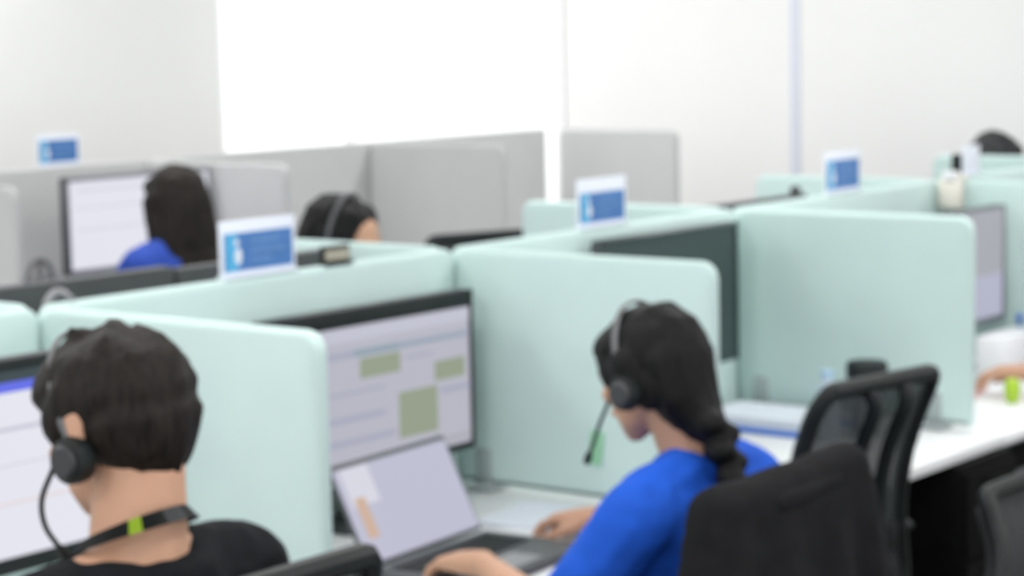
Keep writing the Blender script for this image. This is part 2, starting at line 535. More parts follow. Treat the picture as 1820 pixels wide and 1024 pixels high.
# ------------------------------------------------------------------ monitors
def monitor(loc, w, h, label, bezel, rects, base=SC_LILAC, zb=0.0, rz=0.0, topb=0.012, botb=0.02, bez=0.010, back=BACKM, group='desk monitors', facing=-1, blank=None):
    """loc = desk point under the screen centre; zb = height of the screen's bottom edge above the desk; facing -1 -> screen looks to -Y"""
    t = thing('monitor', label, 'monitor', loc, rz + (0 if facing < 0 else math.pi), group)
    b = bmesh.new()
    box(b, (0, 0.018, zb + h / 2), (w, 0.030, h), 0.005)
    box(b, (0, 0.040, zb + h * 0.45), (w * 0.5, 0.03, h * 0.5), 0.012)
    obj('housing', b, back, t)
    # bezel
    b = bmesh.new()
    box(b, (0, 0.0, zb + h - topb / 2), (w, 0.008, topb), 0.002)
    box(b, (0, 0.0, zb + botb / 2), (w, 0.008, botb), 0.002)
    for s in (-1, 1): box(b, (s * (w - bez) / 2, 0.0, zb + h / 2), (bez, 0.008, h), 0.002)
    obj('bezel', b, bezel, t)
    # display with what it shows
    sw, sh = w - 2 * bez, h - topb - botb
    z0 = zb + botb
    mats = [blank or base]
    b = bmesh.new()
    box(b, (0, 0.002, z0 + sh / 2), (sw, 0.003, sh))
    for (u0, v0, u1, v1, m) in rects:       # u from left, v from top, 0..1
        if m not in mats: mats.append(m)
        box(b, ((u0 + u1) / 2 * sw - sw / 2, 0.0001, z0 + sh * (1 - (v0 + v1) / 2)), ((u1 - u0) * sw, 0.0012, (v1 - v0) * sh), mi=mats.index(m))
    obj('display', b, mats, t, smooth=False)
    # stand
    b = bmesh.new()
    box(b, (0, 0.07, (zb + h * 0.4) / 2 + 0.006), (0.045, 0.02, zb + h * 0.4), 0.005)
    box(b, (0, 0.055, zb + h * 0.4), (0.045, 0.03, 0.05), 0.004)
    box(b, (0, 0.05, 0.006), (0.20, 0.13, 0.012), 0.005)
    obj('stand', b, back, t)
    return t


# man's monitor
r0 = [(0, 0.0, 1, 0.06, SC_DARK), (0, 0.06, 1, 0.115, SC_BLUE), (0, 0.30, 1, 0.32, SC_LILAC2), (0, 0.70, 1, 0.715, SC_PINK), (0, 0.50, 1, 0.505, SC_LILAC2)]
monitor((-0.362, -0.285, ZD), 0.55, 0.324, 'monitor with a white page and blue bar at the left edge, before the man', BLACK, r0, SC_WHITE, zb=0.146, topb=0.018, botb=0.024)
# woman's wide monitor
r1 = []
r1 += [(0.0, 0.0, 1.0, 0.10, SC_LILAC2), (0.0, 0.17, 1.0, 0.215, SC_BAND), (0.40, 0.17, 0.62, 0.215, SC_TEAL), (0.62, 0.185, 0.97, 0.205, SC_TEAL),
       (0.43, 0.235, 0.63, 0.375, SC_OLIVE), (0.81, 0.36, 0.97, 0.50, SC_OLIVE), (0.62, 0.53, 0.82, 0.86, SC_OLIVE),
       (0.1, 0.45, 0.55, 0.47, SC_BAND), (0.1, 0.62, 0.55, 0.66, SC_BAND), (0.1, 0.78, 0.6, 0.82, SC_BAND), (0.1, 0.93, 1.0, 0.96, SC_GREY),
       (0.84, 0.56, 1.0, 0.60, SC_BAND), (0.66, 0.28, 0.8, 0.30, SC_BAND)]
monitor((0.718, -0.115, ZD), 0.60, 0.322, 'wide black-edged monitor with olive blocks on a pale table, behind the laptop', BLACK, r1, SC_LILAC, zb=0.107, topb=0.034, botb=0.014, bez=0.009)
# blank dark monitor
monitor((1.80, -0.085, ZD), 0.56, 0.332, 'blank switched-off dark monitor above the head of the woman in blue', DGREEN, [], zb=0.147, blank=DGREEN, topb=0.01, botb=0.012)
# right, half hidden monitor
monitor((2.995, -0.232, ZD), 0.51, 0.324, 'monitor with silver frame half hidden behind the broad mint divider', SILV, [(0, 0.0, 1, 0.35, SC_GREY), (0, 0.35, 1, 0.6, SC_GREY)], emis('screen_cool', (0.44, 0.44, 0.56), 0.95), zb=0.115, topb=0.010, botb=0.02)
# far bright monitor
r4 = [(0.05, 0.10, 0.95, 0.115, SC_LILAC2), (0.05, 0.3, 0.7, 0.31, SC_LILAC2), (0.05, 0.55, 0.8, 0.56, SC_LILAC2)]
monitor((2.36, 2.28, ZD), 0.61, 0.300, 'bright white monitor in front of the long-haired woman', SILV, r4, SC_WHITE, zb=0.228, topb=0.014, botb=0.016)
# monitors of the far side, their backs towards the camera
for x, z, w_, l in ((0.33, 1.197, 0.50, 'dark monitor back peeking over the panel behind the man'), (0.835, 1.190, 0.49, 'dark monitor back just left of the large blue sign'),
                    (2.78, 1.168, 0.54, 'thin dark monitor top peeking behind the broad mint divider')):
    monitor((x, 0.31, ZD), w_, 0.32, l, BACKM, [], SC_LILAC, zb=z - ZD - 0.32, facing=1, group='monitors on the far side seen from behind')


# ------------------------------------------------------------------ laptop
def laptop():
    rz = R(5)
    t = thing('laptop', 'open dark grey laptop with bright white screen on the desk of the woman in blue', 'laptop', (0.566, -0.370, ZD), rz)
    b = bmesh.new(); box(b, (0, -0.112, 0.009), (0.360, 0.225, 0.016), 0.004); obj('base', b, DGREY, t)
    b = bmesh.new()
    for r_ in range(5):
        for c_ in range(13):
            box(b, (-0.138 + c_ * 0.023, -0.030 - r_ * 0.020, 0.0185), (0.019, 0.016, 0.003), 0.001, 1)
    obj('keyboard', b, BLACK, t)
    b = bmesh.new(); box(b, (0, -0.175, 0.0175), (0.10, 0.065, 0.0015)); obj('touchpad', b, GREYP, t)
    # lid leaning back
    M = Matrix.Translation((0, 0.004, 0.016)) @ Matrix.Rotation(R(-26), 4, 'X')
    b = bmesh.new(); box(b, (0, 0.004, 0.099), (0.360, 0.006, 0.192), 0.003, M=M); obj('lid', b, DGREY, t)
    b = bmesh.new()
    box(b, (0, 0.000, 0.098), (0.346, 0.001, 0.174), M=M, mi=0)
    box(b, (-0.115, -0.0006, 0.148), (0.08, 0.0006, 0.07), M=M, mi=2)
    box(b, (-0.130, -0.0008, 0.090), (0.030, 0.0006, 0.075), M=M, mi=1)
    obj('display', b, [SC_LAP, SC_PEACH, SC_LAP2], t, smooth=False)
laptop()


# ------------------------------------------------------------------ signs on the panels
def sign(x, y, z, w, h, hw, label, flip=False):
    """white holder with a blue card; h total height, hw height of the blue field"""
    t = thing('desk_sign', label, 'sign', (x, y, z), 0, 'blue and white signs standing on the panels')
    b = bmesh.new()
    box(b, (0, 0, h / 2), (w, 0.004, h), 0.0015)
    box(b, (0, 0.0, 0.002), (w * 0.96, 0.026, 0.004), 0.001)
    obj('holder', b, SIGNW, t)
    b = bmesh.new()
    bw = w * 0.90
    zc = 0.012 + hw / 2
    box(b, (0, -0.0028, zc), (bw, 0.0016, hw), mi=0)
    box(b, (-bw * 0.40, -0.0040, zc), (bw * 0.17, 0.001, hw * 0.98), mi=3)
    # pale emblem: a standing figure
    ball(b, (-bw * 0.33, -0.0042, zc + hw * 0.25), (bw * 0.035, 0.0012, hw * 0.10), 2, 2)
    ball(b, (-bw * 0.31, -0.0042, zc - hw * 0.12), (bw * 0.055, 0.0012, hw * 0.24), 2, 2)
    for k_, (a, ln) in enumerate(((0.26, 0.42), (0.0, 0.5), (-0.24, 0.3))):
        box(b, (-bw * 0.12 + bw * ln / 2, -0.0040, zc + hw * a), (bw * ln, 0.001, hw * 0.12), mi=1)
    obj('card', b, [SIGNB, SIGNC, SIGNW, SIGNT], t, smooth=False)
    return t


sign(0.530, 0.0, ZP, 0.200, 0.105, 0.070, 'largest blue and white sign, standing on the panel left of the lowered head')
sign(1.640, 0.0, ZP, 0.190, 0.110, 0.066, 'blue and white sign in the middle, before the grey divider')
sign(2.750, 0.0, ZP, 0.190, 0.110, 0.075, 'blue and white sign on the right before the white blinds')
sign(2.325, GY, 1.243, 0.175, 0.100, 0.072, 'small blue sign at the far left on the grey partition')
sg = sign(3.52, 0.0, ZP, 0.11, 0.085, 0.012, 'small nearly all-white sign at the far right beside the black webcam')
for c_ in [x for x in bpy.data.objects if x.parent == sg and x.name.startswith('card')]: bpy.data.objects.remove(c_)

# ------------------------------------------------------------------ small things
def simple(name, label, cat, bm, m, loc, rz=0, group=None):
    o = obj(name, bm, m); o.location = loc; o.rotation_euler = (0, 0, rz)
    return tag(o, label, cat, group)


# card holder beside the large sign
t = thing('card_holder', 'small black and beige card holder right of the largest sign', 'card holder', (0.742, 0.0, ZP), 0)
b = bmesh.new(); box(b, (0, 0, 0.018), (0.078, 0.010, 0.036), 0.002); box(b, (0, 0, 0.002), (0.078, 0.03, 0.004)); obj('holder', b, BLACK, t)
b = bmesh.new(); box(b, (0, -0.006, 0.018), (0.066, 0.003, 0.020)); obj('card', b, BEIGE, t, smooth=False)
# grey headset hung over the panel behind the man
t = thing('spare_headset', 'grey headset band looped over the mint panel behind the man', 'headset', (0.072, 0.030, 1.170), 0)
t.scale = (0.62, 0.62, 0.72)
b = bmesh.new()
arc = [(0.052 * math.cos(a), 0, 0.060 * math.sin(a)) for a in [math.pi * i / 16 for i in range(17)]]
tube(b, arc, 0.011, 10); obj('headband', b, GREYP, t)
for s in (-1, 1):
    b = bmesh.new(); ball(b, (s * 0.052, 0, -0.02), (0.014, 0.024, 0.032)); obj('ear_cushion', b, DGREY, t)
b = bmesh.new(); tube(b, [(0, -0.048, -0.0), (0, -0.062, 0.052), (0, -0.03, 0.056), (0, -0.008, 0.060)], 0.004, 8); obj('hook', b, GREYP, t)
# white clip and black webcam on the right panel
t = thing('clip_holder', 'white clip-on holder on the panel above the half hidden monitor', 'clip holder', (3.3, -0.062, 1.115), R(-90))
b = bmesh.new(); box(b, (0, -0.034, 0.045), (0.072, 0.034, 0.085), 0.012, 3); box(b, (0, -0.01, 0.093), (0.06, 0.06, 0.012), 0.004); box(b, (0, 0.021, 0.07), (0.05, 0.008, 0.05), 0.003); obj('clip_body', b, CREAM, t)
b = bmesh.new(); lathe(b, [(0.022, 0), (0.024, 0.004), (0.024, 0.02), (0.02, 0.024)], 20, (0, -0.034, 0.086)); obj('clip_cap', b, WPLAST, t)
t = thing('webcam', 'black upright webcam on top of the panel at the far right', 'webcam', (3.475, 0.022, ZP), 0)
b = bmesh.new(); box(b, (0, 0, 0.034), (0.03, 0.026, 0.055), 0.006); obj('camera_body', b, BLACK, t)
b = bmesh.new(); box(b, (0, 0, 0.004), (0.05, 0.03, 0.008), 0.003); obj('base', b, BLACK, t)
# webcam lying on the far monitor
b = bmesh.new(); ball(b, (0, 0, 0.012), (0.022, 0.014, 0.013)); box(b, (0, 0, 0.003), (0.03, 0.02, 0.008), 0.002)
simple('webcam', 'small round dark webcam on the thin far monitor top', 'webcam', b, DGREY, (3.02, 0.30, 1.168))
# blue folder with papers
t = thing('folder', 'blue folder holding white papers on the desk behind the mesh chair', 'folder', (2.035, -0.20, ZD), R(90))
b = bmesh.new(); box(b, (0, 0, 0.005), (0.31, 0.225, 0.010), 0.003); obj('cover', b, FOLD, t)
b = bmesh.new()
for i in range(5): box(b, (0.006, -0.008 - 0.002 * i, 0.0125 + i * 0.0042), (0.29, 0.20, 0.0038), M=Matrix.Rotation(R(1.2 * (i % 3 - 1)), 4, 'Z'))
obj('papers', b, PAPER, t, smooth=False)
# tumbler with black lid
t = thing('tumbler', 'silver tumbler with a wide black lid before the broad divider', 'tumbler', (2.060, -0.445, ZD + 0.0), 0)
t.scale = (1, 1, 1.06)
b = bmesh.new(); lathe(b, [(0.033, 0.001), (0.036, 0.004), (0.042, 0.12), (0.042, 0.125)]); obj('cup_body', b, STEEL, t)
b = bmesh.new(); lathe(b, [(0.047, 0.123), (0.048, 0.128), (0.048, 0.152), (0.043, 0.160), (0.02, 0.162)]); obj('lid', b, BLACK, t)
t = thing('water_bottle', 'small clear bottle left of the tumbler with the black lid', 'bottle', (1.955, -0.40, ZD), 0)
b = bmesh.new(); lathe(b, [(0.028, 0.001), (0.03, 0.01), (0.03, 0.105), (0.014, 0.13), (0.014, 0.145)]); obj('bottle_body', b, mat('clear_pale_plastic', (0.62, 0.72, 0.82), 0.2, alpha=0.75), t)
b = bmesh.new(); lathe(b, [(0.016, 0.143), (0.016, 0.158), (0.013, 0.160)]); obj('cap', b, mat('pale_blue_cap', (0.35, 0.50, 0.65), 0.4), t)
# green card on the divider behind the woman's microphone
b = bmesh.new(); box(b, (0, 0, 0.034), (0.0025, 0.032, 0.068), 0.001, 1, M=Matrix.Rotation(R(8), 4, 'X'))
simple('note_card', 'small pale green note stuck on the divider before the face above blue shirt', 'note', b, GREEN, (1.0835, -0.365, 0.785))
# desk objects at the right edge
b = bmesh.new(); lathe(b, [(0.010, 0.0), (0.016, 0.006), (0.021, 0.034), (0.018, 0.056), (0.009, 0.062)], 20)
simple('lime_pot', 'lime green little pot on the desk at the right edge', 'pot', b, LIME, (2.615, -0.55, ZD))
b = bmesh.new(); box(b, (0, 0, 0.003), (0.21, 0.15, 0.006), 0.001, 1)
simple('pink_paper', 'pink paper stack under the hand at the right edge', 'paper', b, PINK, (2.66, -0.36, ZD), R(15))
b = bmesh.new(); box(b, (0, 0, 0.06), (0.22, 0.09, 0.12), 0.012)
simple('white_box', 'pale box below the half hidden monitor', 'box', b, WPLAST, (3.00, -0.36, ZD), R(0))
t = thing('blue_pen', 'blue pen upright in a holder beside the half hidden monitor', 'pen', (3.265, -0.27, ZD), 0)
t.scale = (0.8, 0.8, 1.0)
b = bmesh.new(); lathe(b, [(0.022, 0.001), (0.025, 0.05), (0.025, 0.052)], 18); obj('pen_stand', b, WPLAST, t)
b = bmesh.new(); tube(b, [(0, 0, 0.03), (0.004, 0, 0.115)], 0.005, 8); ball(b, (0.004, 0, 0.122), 0.012, 2); obj('pen', b, FOLD, t)
# papers on the near desk top right of the laptop
b = bmesh.new()
for i in range(3): box(b, (0.003 * i, 0.004 * i, 0.001 + i * 0.0022), (0.21, 0.297, 0.002), M=Matrix.Rotation(R(3 * i), 4, 'Z'))
simple('paper_sheets', 'loose white paper sheets on the desk right of the laptop', 'paper', b, PAPER, (0.95, -0.40, ZD), R(5))
# headset stand on the grey row
t = thing('headset_stand', 'grey headset stand left of the bright far monitor', 'headset stand', (2.10, 2.47, ZD), 0)
b = bmesh.new(); lathe(b, [(0.05, 0.001), (0.05, 0.008), (0.008, 0.012), (0.008, 0.25), (0.012, 0.255)], 20); obj('stand', b, GREYP, t)
b = bmesh.new(); tube(b, [(0.045 * math.cos(a), 0, 0.215 + 0.05 * math.sin(a)) for a in [math.pi * i / 12 for i in range(13)]], 0.008, 8)
for s in (-1, 1): ball(b, (s * 0.045, 0, 0.195), (0.014, 0.025, 0.030))
obj('hung_headset', b, mat('mid_grey', (0.2, 0.2, 0.21), 0.5), t)
# cables under the man's monitor
for i, (x, l) in enumerate(((-0.37, 'leftmost'), (-0.27, 'middle'), (-0.19, 'rightmost'))):
    b = bmesh.new(); tube(b, spline([(0, 0.0, 0.0), (0.01, -0.01, 0.08), (0.0, 0.0, 0.17)], 6), 0.0035, 6)
    simple('cable', l + ' thin dark cable of the three hanging under the left edge monitor', 'cable', b, DGREY, (x, -0.04, ZD), 0, 'cables below the left monitor')
# black drawer pedestal under the desk
t = thing('drawer_pedestal', 'black drawer pedestal under the desk right of the mesh chair', 'drawer unit', (1.935, -0.745, 0), 0)
b = bmesh.new(); box(b, (0.13, 0.26, 0.345), (0.26, 0.52, 0.655), 0.004); obj('body', b, BLACKM, t)
for z_ in (0.14, 0.34, 0.54):
    b = bmesh.new(); box(b, (0.13, -0.006, z_ + 0.02), (0.25, 0.012, 0.19), 0.003); f_ = obj('drawer', b, BLACKM, t)
    b = bmesh.new(); box(b, (0.13, -0.018, z_ + 0.09), (0.10, 0.012, 0.012), 0.003); obj('handle', b, BLACKM, f_)


# ------------------------------------------------------------------ office chairs
def back_curve(z):
    """y of the backrest at height z (0 = lower edge of back, 1 = top); leans back slightly"""
    return -0.20 - 0.20 * (z - 0.35) ** 2


def office_chair(loc, rz, label, top=0.98, bw=0.45, group='black office chairs', fill=CHMESH, solid=False, arms=True, seat_z=0.46, taper=(0.90, 0.10)):
    t = thing('office_chair', label, 'chair', (loc[0], loc[1], 0), rz, group)
    z0, z1 = 0.56, top
    H = z1 - z0
    # seat
    b = bmesh.new()
    hull(b, [((sx * 0.20, sy * 0.19, seat_z - 0.03), (0.04, 0.04, 0.035)) for sx in (-1, 1) for sy in (-1, 1)])
    obj('seat', b, CHFAB, t)
    # back frame
    def P(u, v):
        return Vector((u * bw / 2 * (taper[0] + taper[1] * v), back_curve(v), z0 + v * H))
    rc = 0.16
    path = []
    for (cu, cv, a0) in ((1 - rc, 1 - rc * 0.9, 0), (-1 + rc, 1 - rc * 0.9, 90), (-1 + rc, rc, 180), (1 - rc, rc, 270)):
        for i in range(7):
            a = R(a0 + 90 * i / 6)
            path.append(P(cu + rc * math.cos(a), cv + rc * 0.9 * math.sin(a)))
        if a0 in (90, 270):
            pass
    # densify long sides so they follow the curve
    dense = []
    for i, p in enumerate(path):
        q = path[(i + 1) % len(path)]
        dense.append(p)
        if (q - p).length > 0.08:
            n = 6
            for k_ in range(1, n):
                r_ = p.lerp(q, k_ / n)
                v = (r_.z - z0) / H
                r_.y = back_curve(v)
                dense.append(r_)
    b = bmesh.new(); tube(b, dense, 0.017, 8, closed=True); obj('backrest_frame', b, BLACK, t)
    # mesh / padded back
    b = bmesh.new()
    N, Mv = 10, 14
    grid = []
    for j in range(Mv + 1):
        v = 0.02 + 0.96 * j / Mv
        ed = 1.0
        if v > 1 - rc * 0.9: ed = 1 - rc + rc * math.sqrt(max(0, 1 - ((v - (1 - rc * 0.9)) / (rc * 0.9)) ** 2))
        if v < rc: ed = 1 - rc + rc * math.sqrt(max(0, 1 - ((rc - v) / rc) ** 2))
        row = []
        for i in range(N + 1):
            u = (-1 + 2 * i / N) * ed * 0.97
            p = P(u, v); p.y -= 0.012 * (1 - u * u) * 1.0
            row.append(b.verts.new(p))
        grid.append(row)
    for j in range(Mv):
        for i in range(N):
            b.faces.new((grid[j][i], grid[j][i + 1], grid[j + 1][i + 1], grid[j + 1][i]))
    th = 0.035 if solid else 0.003
    bmesh.ops.recalc_face_normals(b, faces=b.faces[:])
    bmesh.ops.solidify(b, geom=b.faces[:], thickness=th)
    obj('backrest', b, fill, t)
    # spine: two uprights from the seat carrier to the top
    for s in (-1, 1):
        b = bmesh.new()
        pts = [(s * 0.03, 0.02, seat_z - 0.07), (s * 0.035, -0.20, seat_z - 0.06), (s * 0.035, -0.275, seat_z + 0.02)]
        pts += [(s * (0.035 + 0.014 * v), back_curve(v) - 0.042, z0 + H * v) for v in (0.1, 0.3, 0.5, 0.7, 0.9)]
        pts += [(s * 0.055, back_curve(1) - 0.01, z0 + H * 0.975)]
        tube(b, spline(pts, 5), 0.014, 8); obj('spine', b, BLACK, t)
    b = bmesh.new(); box(b, (0, back_curve(0.25) - 0.02, z0 + H * 0.25), (bw * 0.72, 0.018, 0.06), 0.008); obj('lumbar_support', b, BLACK, t)
    if arms:
        for s in (-1, 1):
            b = bmesh.new()
            tube(b, spline([(s * 0.18, -0.02, seat_z - 0.06), (s * 0.265, -0.02, seat_z - 0.03), (s * 0.275, -0.02, seat_z + 0.06), (s * 0.275, -0.02, seat_z + 0.17)], 5), 0.014, 8)
            hull(b, [((s * 0.275, y_, seat_z + 0.185), (0.028, 0.028, 0.013)) for y_ in (-0.12, 0.10)])
            obj('armrest', b, BLACK, t)
    b = bmesh.new(); lathe(b, [(0.03, 0.09), (0.03, 0.24), (0.018, 0.245), (0.018, seat_z - 0.09)], 16); box(b, (0, 0, seat_z - 0.08), (0.18, 0.24, 0.035), 0.01); obj('gas_lift', b, BLACK, t)
    for i in range(5):
        a = R(72 * i + 18)
        b = bmesh.new(); tube(b, [(0.02 * math.cos(a), 0.02 * math.sin(a), 0.105), (0.29 * math.cos(a), 0.29 * math.sin(a), 0.075)], [0.026, 0.015], 8); lg = obj('leg', b, BLACK, t)
        b = bmesh.new(); lathe(b, [(0.02, -0.022), (0.03, -0.02), (0.03, 0.02), (0.02, 0.022)], 14)
        for v in b.verts: v.co = Matrix.Rotation(a, 3, 'Z') @ (Matrix.Rotation(R(90), 3, 'X') @ v.co) + Vector((0.29 * math.cos(a), 0.29 * math.sin(a), 0.030))
        tube(b, [(0.29 * math.cos(a), 0.29 * math.sin(a), 0.035), (0.29 * math.cos(a), 0.29 * math.sin(a), 0.075)], 0.008, 6)
        obj('caster', b, BLACK, lg)
    return t


# ------------------------------------------------------------------ people
def head_parts():
    """head space: origin in the middle of the skull at ear level, face to +Y, chin at z -0.115, crown at z 0.115"""
    return [
        [((0, -0.012, 0.030), (0.074, 0.092, 0.082))],
        [((0, 0.035, 0.035), (0.064, 0.052, 0.055)), ((0, 0.040, -0.030), (0.056, 0.046, 0.04)), ((0, -0.01, -0.02), (0.064, 0.06, 0.04))],
        [((0, 0.062, -0.092), (0.020, 0.018, 0.016)), ((0.040, 0.03, -0.062), (0.016, 0.03, 0.02)), ((-0.040, 0.03, -0.062), (0.016, 0.03, 0.02)), ((0, 0.045, -0.03), (0.05, 0.04, 0.03)), ((0.048, -0.005, -0.03), (0.014, 0.02, 0.03)), ((-0.048, -0.005, -0.03), (0.014, 0.02, 0.03))],
        [((0, 0.086, 0.018), (0.008, 0.008, 0.008)), ((0, 0.104, -0.022), (0.011, 0.012, 0.009)), ((0.012, 0.092, -0.026), (0.008, 0.008, 0.007)), ((-0.012, 0.092, -0.026), (0.008, 0.008, 0.007))],
        [((0.028, 0.082, 0.022), (0.018, 0.008, 0.006)), ((-0.028, 0.082, 0.022), (0.018, 0.008, 0.006))],
        [((0.016, 0.084, -0.050), (0.010, 0.007, 0.006)), ((-0.016, 0.084, -0.050), (0.010, 0.007, 0.006)), ((0, 0.090, -0.047), (0.010, 0.007, 0.006))],
        [((0.040, 0.066, -0.015), (0.018, 0.016, 0.014))], [((-0.040, 0.066, -0.015), (0.018, 0.016, 0.014))],
    ]


def ear_parts():
    out = []
    for s in (-1, 1):
        out.append([((s * 0.081, -0.012, 0.026), (0.009, 0.019, 0.015)), ((s * 0.085, -0.016, -0.002), (0.009, 0.013, 0.014)), ((s * 0.074, -0.004, -0.026), (0.007, 0.008, 0.009)), ((s * 0.070, 0.004, 0.0), (0.008, 0.008, 0.02))])
    return out


def hand_parts(wr, d, n, side, curl=(18, 32, 28)):
    """wr wrist, d finger direction, n palm normal, side +1 when the thumb lies towards d x n"""
    wr, d, n = Vector(wr), Vector(d).normalized(), Vector(n).normalized()
    n = (n - d * n.dot(d)).normalized()
    u = d.cross(n).normalized() * side
    P = []
    P.append([(wr, 0.024), (wr + d * 0.03 + u * 0.014, 0.019), (wr + d * 0.03 - u * 0.014, 0.018),
              (wr + d * 0.085 + u * 0.028, 0.0125), (wr + d * 0.080 - u * 0.028, 0.0115)])
    for i, (L, rad) in enumerate(((0.070, 0.0088), (0.078, 0.009), (0.072, 0.0086), (0.056, 0.0078))):
        o = 0.031 - 0.0205 * i
        p = wr + d * (0.088 - 0.004 * abs(i - 1)) + u * o
        ang = 0
        fan = u * (0.10 - 0.07 * i)
        for k_, fr in enumerate((0.45, 0.31, 0.24)):
            ang += curl[k_] + i * 2
            dd = ((d + fan).normalized() * math.cos(R(ang)) + n * math.sin(R(ang)))
            q = p + dd * L * fr
            P.append([(p, rad * (1 - 0.07 * k_)), (q, rad * (0.94 - 0.07 * k_))])
            p = q
    p = wr + d * 0.028 + u * 0.022 + n * 0.006
    q = p + (d * 0.65 + u * 0.7 + n * 0.3).normalized() * 0.036
    s = q + (d * 0.9 + u * 0.25 + n * 0.3).normalized() * 0.028
    e = s + (d * 0.95 + u * 0.05 + n * 0.35).normalized() * 0.022
    P += [[(p, 0.014), (q, 0.0105)], [(q, 0.0105), (s, 0.0095)], [(s, 0.0095), (e, 0.0078)]]
    return P


def person(loc, rz, label, head, hrot, neck_z, shoulder, arms, shirt, hair, hair_m, sleeve=0.5, group=None, vox=0.0055,
           lean=0.0, hips=0.50, female=True, hands=True, collar='crew', bulk=1.0, thigh_y=0.40, legs=True, hsc=1.0):
    """loc floor point under the pelvis; head = skull centre (local); hrot = euler of the head; shoulder=(half width, y, z);
    arms = [(elbow, wrist, finger dir)] for left(-x), right(+x)"""
    M0 = Matrix.Translation((loc[0], loc[1], 0)) @ Matrix.Rotation(rz, 4, 'Z')
    HM = Matrix.Translation(head) @ Euler(hrot, 'XYZ').to_matrix().to_4x4() @ Matrix.Scale(hsc, 4)
    sw, sy, sz = shoulder
    g = 0.0
    def torso(g):
        """torso masses inflated by g"""
        hp = 0.15 if not female else 0.155
        ch = (0.145 if female else 0.16) * bulk
        P = []
        P.append([((0, 0, hips + 0.02), (hp + g, 0.11 + g, 0.09 + g)), ((0, 0.01 + sy * 0.25, hips + 0.14), (0.125 * bulk + g, 0.09 + g, 0.06 + g))])
        P.append([((0, 0.01 + sy * 0.25, hips + 0.14), (0.125 * bulk + g, 0.09 + g, 0.06 + g)), ((0, sy * 0.85, sz - 0.13), (ch + g, 0.098 + g, 0.08 + g))])
        P.append([((0, sy * 0.85, sz - 0.13), (ch + g, 0.098 + g, 0.08 + g)), ((0, sy, sz - 0.035), (0.13 * bulk + g, 0.075 + g, 0.05 + g)),
                  ((sw - 0.035, sy, sz - 0.02), 0.048 + g), ((-sw + 0.035, sy, sz - 0.02), 0.048 + g)])
        P.append([((sw - 0.05, sy, sz - 0.005), 0.042 + g), ((-sw + 0.05, sy, sz - 0.005), 0.042 + g), ((0, sy - 0.005, sz + 0.035), (0.05 + g * 0.5, 0.045 + g * 0.5, 0.03 + g))])
        return P
    nb = Vector((0, sy - 0.005, sz + 0.03))
    nh = HM @ Vector((0, -0.030, -0.035))
    P = [(p, HM) for p in head_parts()] + [(p, HM) for p in ear_parts()]
    nr = 0.050 if female else 0.054
    P.append([(nb, (nr + 0.008, nr + 0.005, nr)), (nh, (nr, nr, nr))])
    P += torso(0)
    for s, (el, wr, fd) in zip((-1, 1), arms):
        sh = Vector((s * (sw - 0.015), sy, sz - 0.025))
        el, wr = Vector(el), Vector(wr)
        P.append([(sh, 0.050 if not female else 0.045), (el, 0.038 if not female else 0.034)])
        P.append([(el, 0.038 if not female else 0.034), (el.lerp(wr, 0.3), 0.036 if not female else 0.032), (wr, (0.024, 0.024, 0.021))])
        if hands:
            P += hand_parts(wr, fd, (0, 0, -1), 1 if s > 0 else -1) if False else hand_parts(wr, fd, (0, 0, -1), -s * -1)
    knee = []
    if legs:
        for s in (-1, 1):
            hp_ = Vector((s * 0.085, 0.02, hips)); kn = Vector((s * 0.11, thigh_y, hips)); an = Vector((s * 0.12, thigh_y + 0.02, 0.10))
            P.append([(hp_, 0.078), (kn, 0.055)]); P.append([(kn, 0.055), (an.lerp(kn, 0.65), 0.052), (an, 0.036)])
            P.append([(an, 0.034), (an + Vector((0, 0.11, -0.055)), (0.036, 0.05, 0.022)), (an + Vector((0, -0.02, -0.05)), 0.03)])
    body = skinned('person', P, vox, SKIN, None, M0, smooth=3)
    tag(body, label, 'person', group)
    # eyes and lips
    for s in (-1, 1):
        b = bmesh.new(); ball(b, (0, 0, 0), 0.0125, 2); o = obj('eye', b, EYEW, body); o.matrix_local = HM @ Matrix.Translation((s * 0.030, 0.071, 0.004))
    b = bmesh.new(); hull(b, [((0.018, 0.088, -0.049), 0.004), ((-0.018, 0.088, -0.049), 0.004), ((0, 0.095, -0.046), 0.0045), ((0, 0.093, -0.053), 0.0045)], HM); obj('lips', b, LIPM, body)
    # shirt
    gs = 0.013
    P = torso(gs)
    P[0] = [((0, 0, hips + 0.05), (0.165 * bulk + 0.01, 0.12 + gs, 0.06)), P[0][1]]
    for s, (el, wr, fd) in zip((-1, 1), arms):
        sh = Vector((s * (sw - 0.015), sy, sz - 0.025)); el, wr = Vector(el), Vector(wr)
        rs, re = (0.050 if not female else 0.045) + gs + 0.004, (0.038 if not female else 0.034) + gs + 0.012
        if sleeve <= 1: P.append([(sh, rs), (sh.lerp(el, sleeve), rs * (1 - sleeve) + re * sleeve)])
        else:
            P.append([(sh, rs), (el, re)]); P.append([(el, re), (el.lerp(wr, sleeve - 1), 0.036 + gs)])
    if collar == 'crew':
        P[3] = [((sw - 0.05, sy, sz - 0.005), 0.042 + gs), ((-sw + 0.05, sy, sz - 0.005), 0.042 + gs), ((0, sy + 0.01, sz + 0.006), (0.085, 0.070, 0.03))]
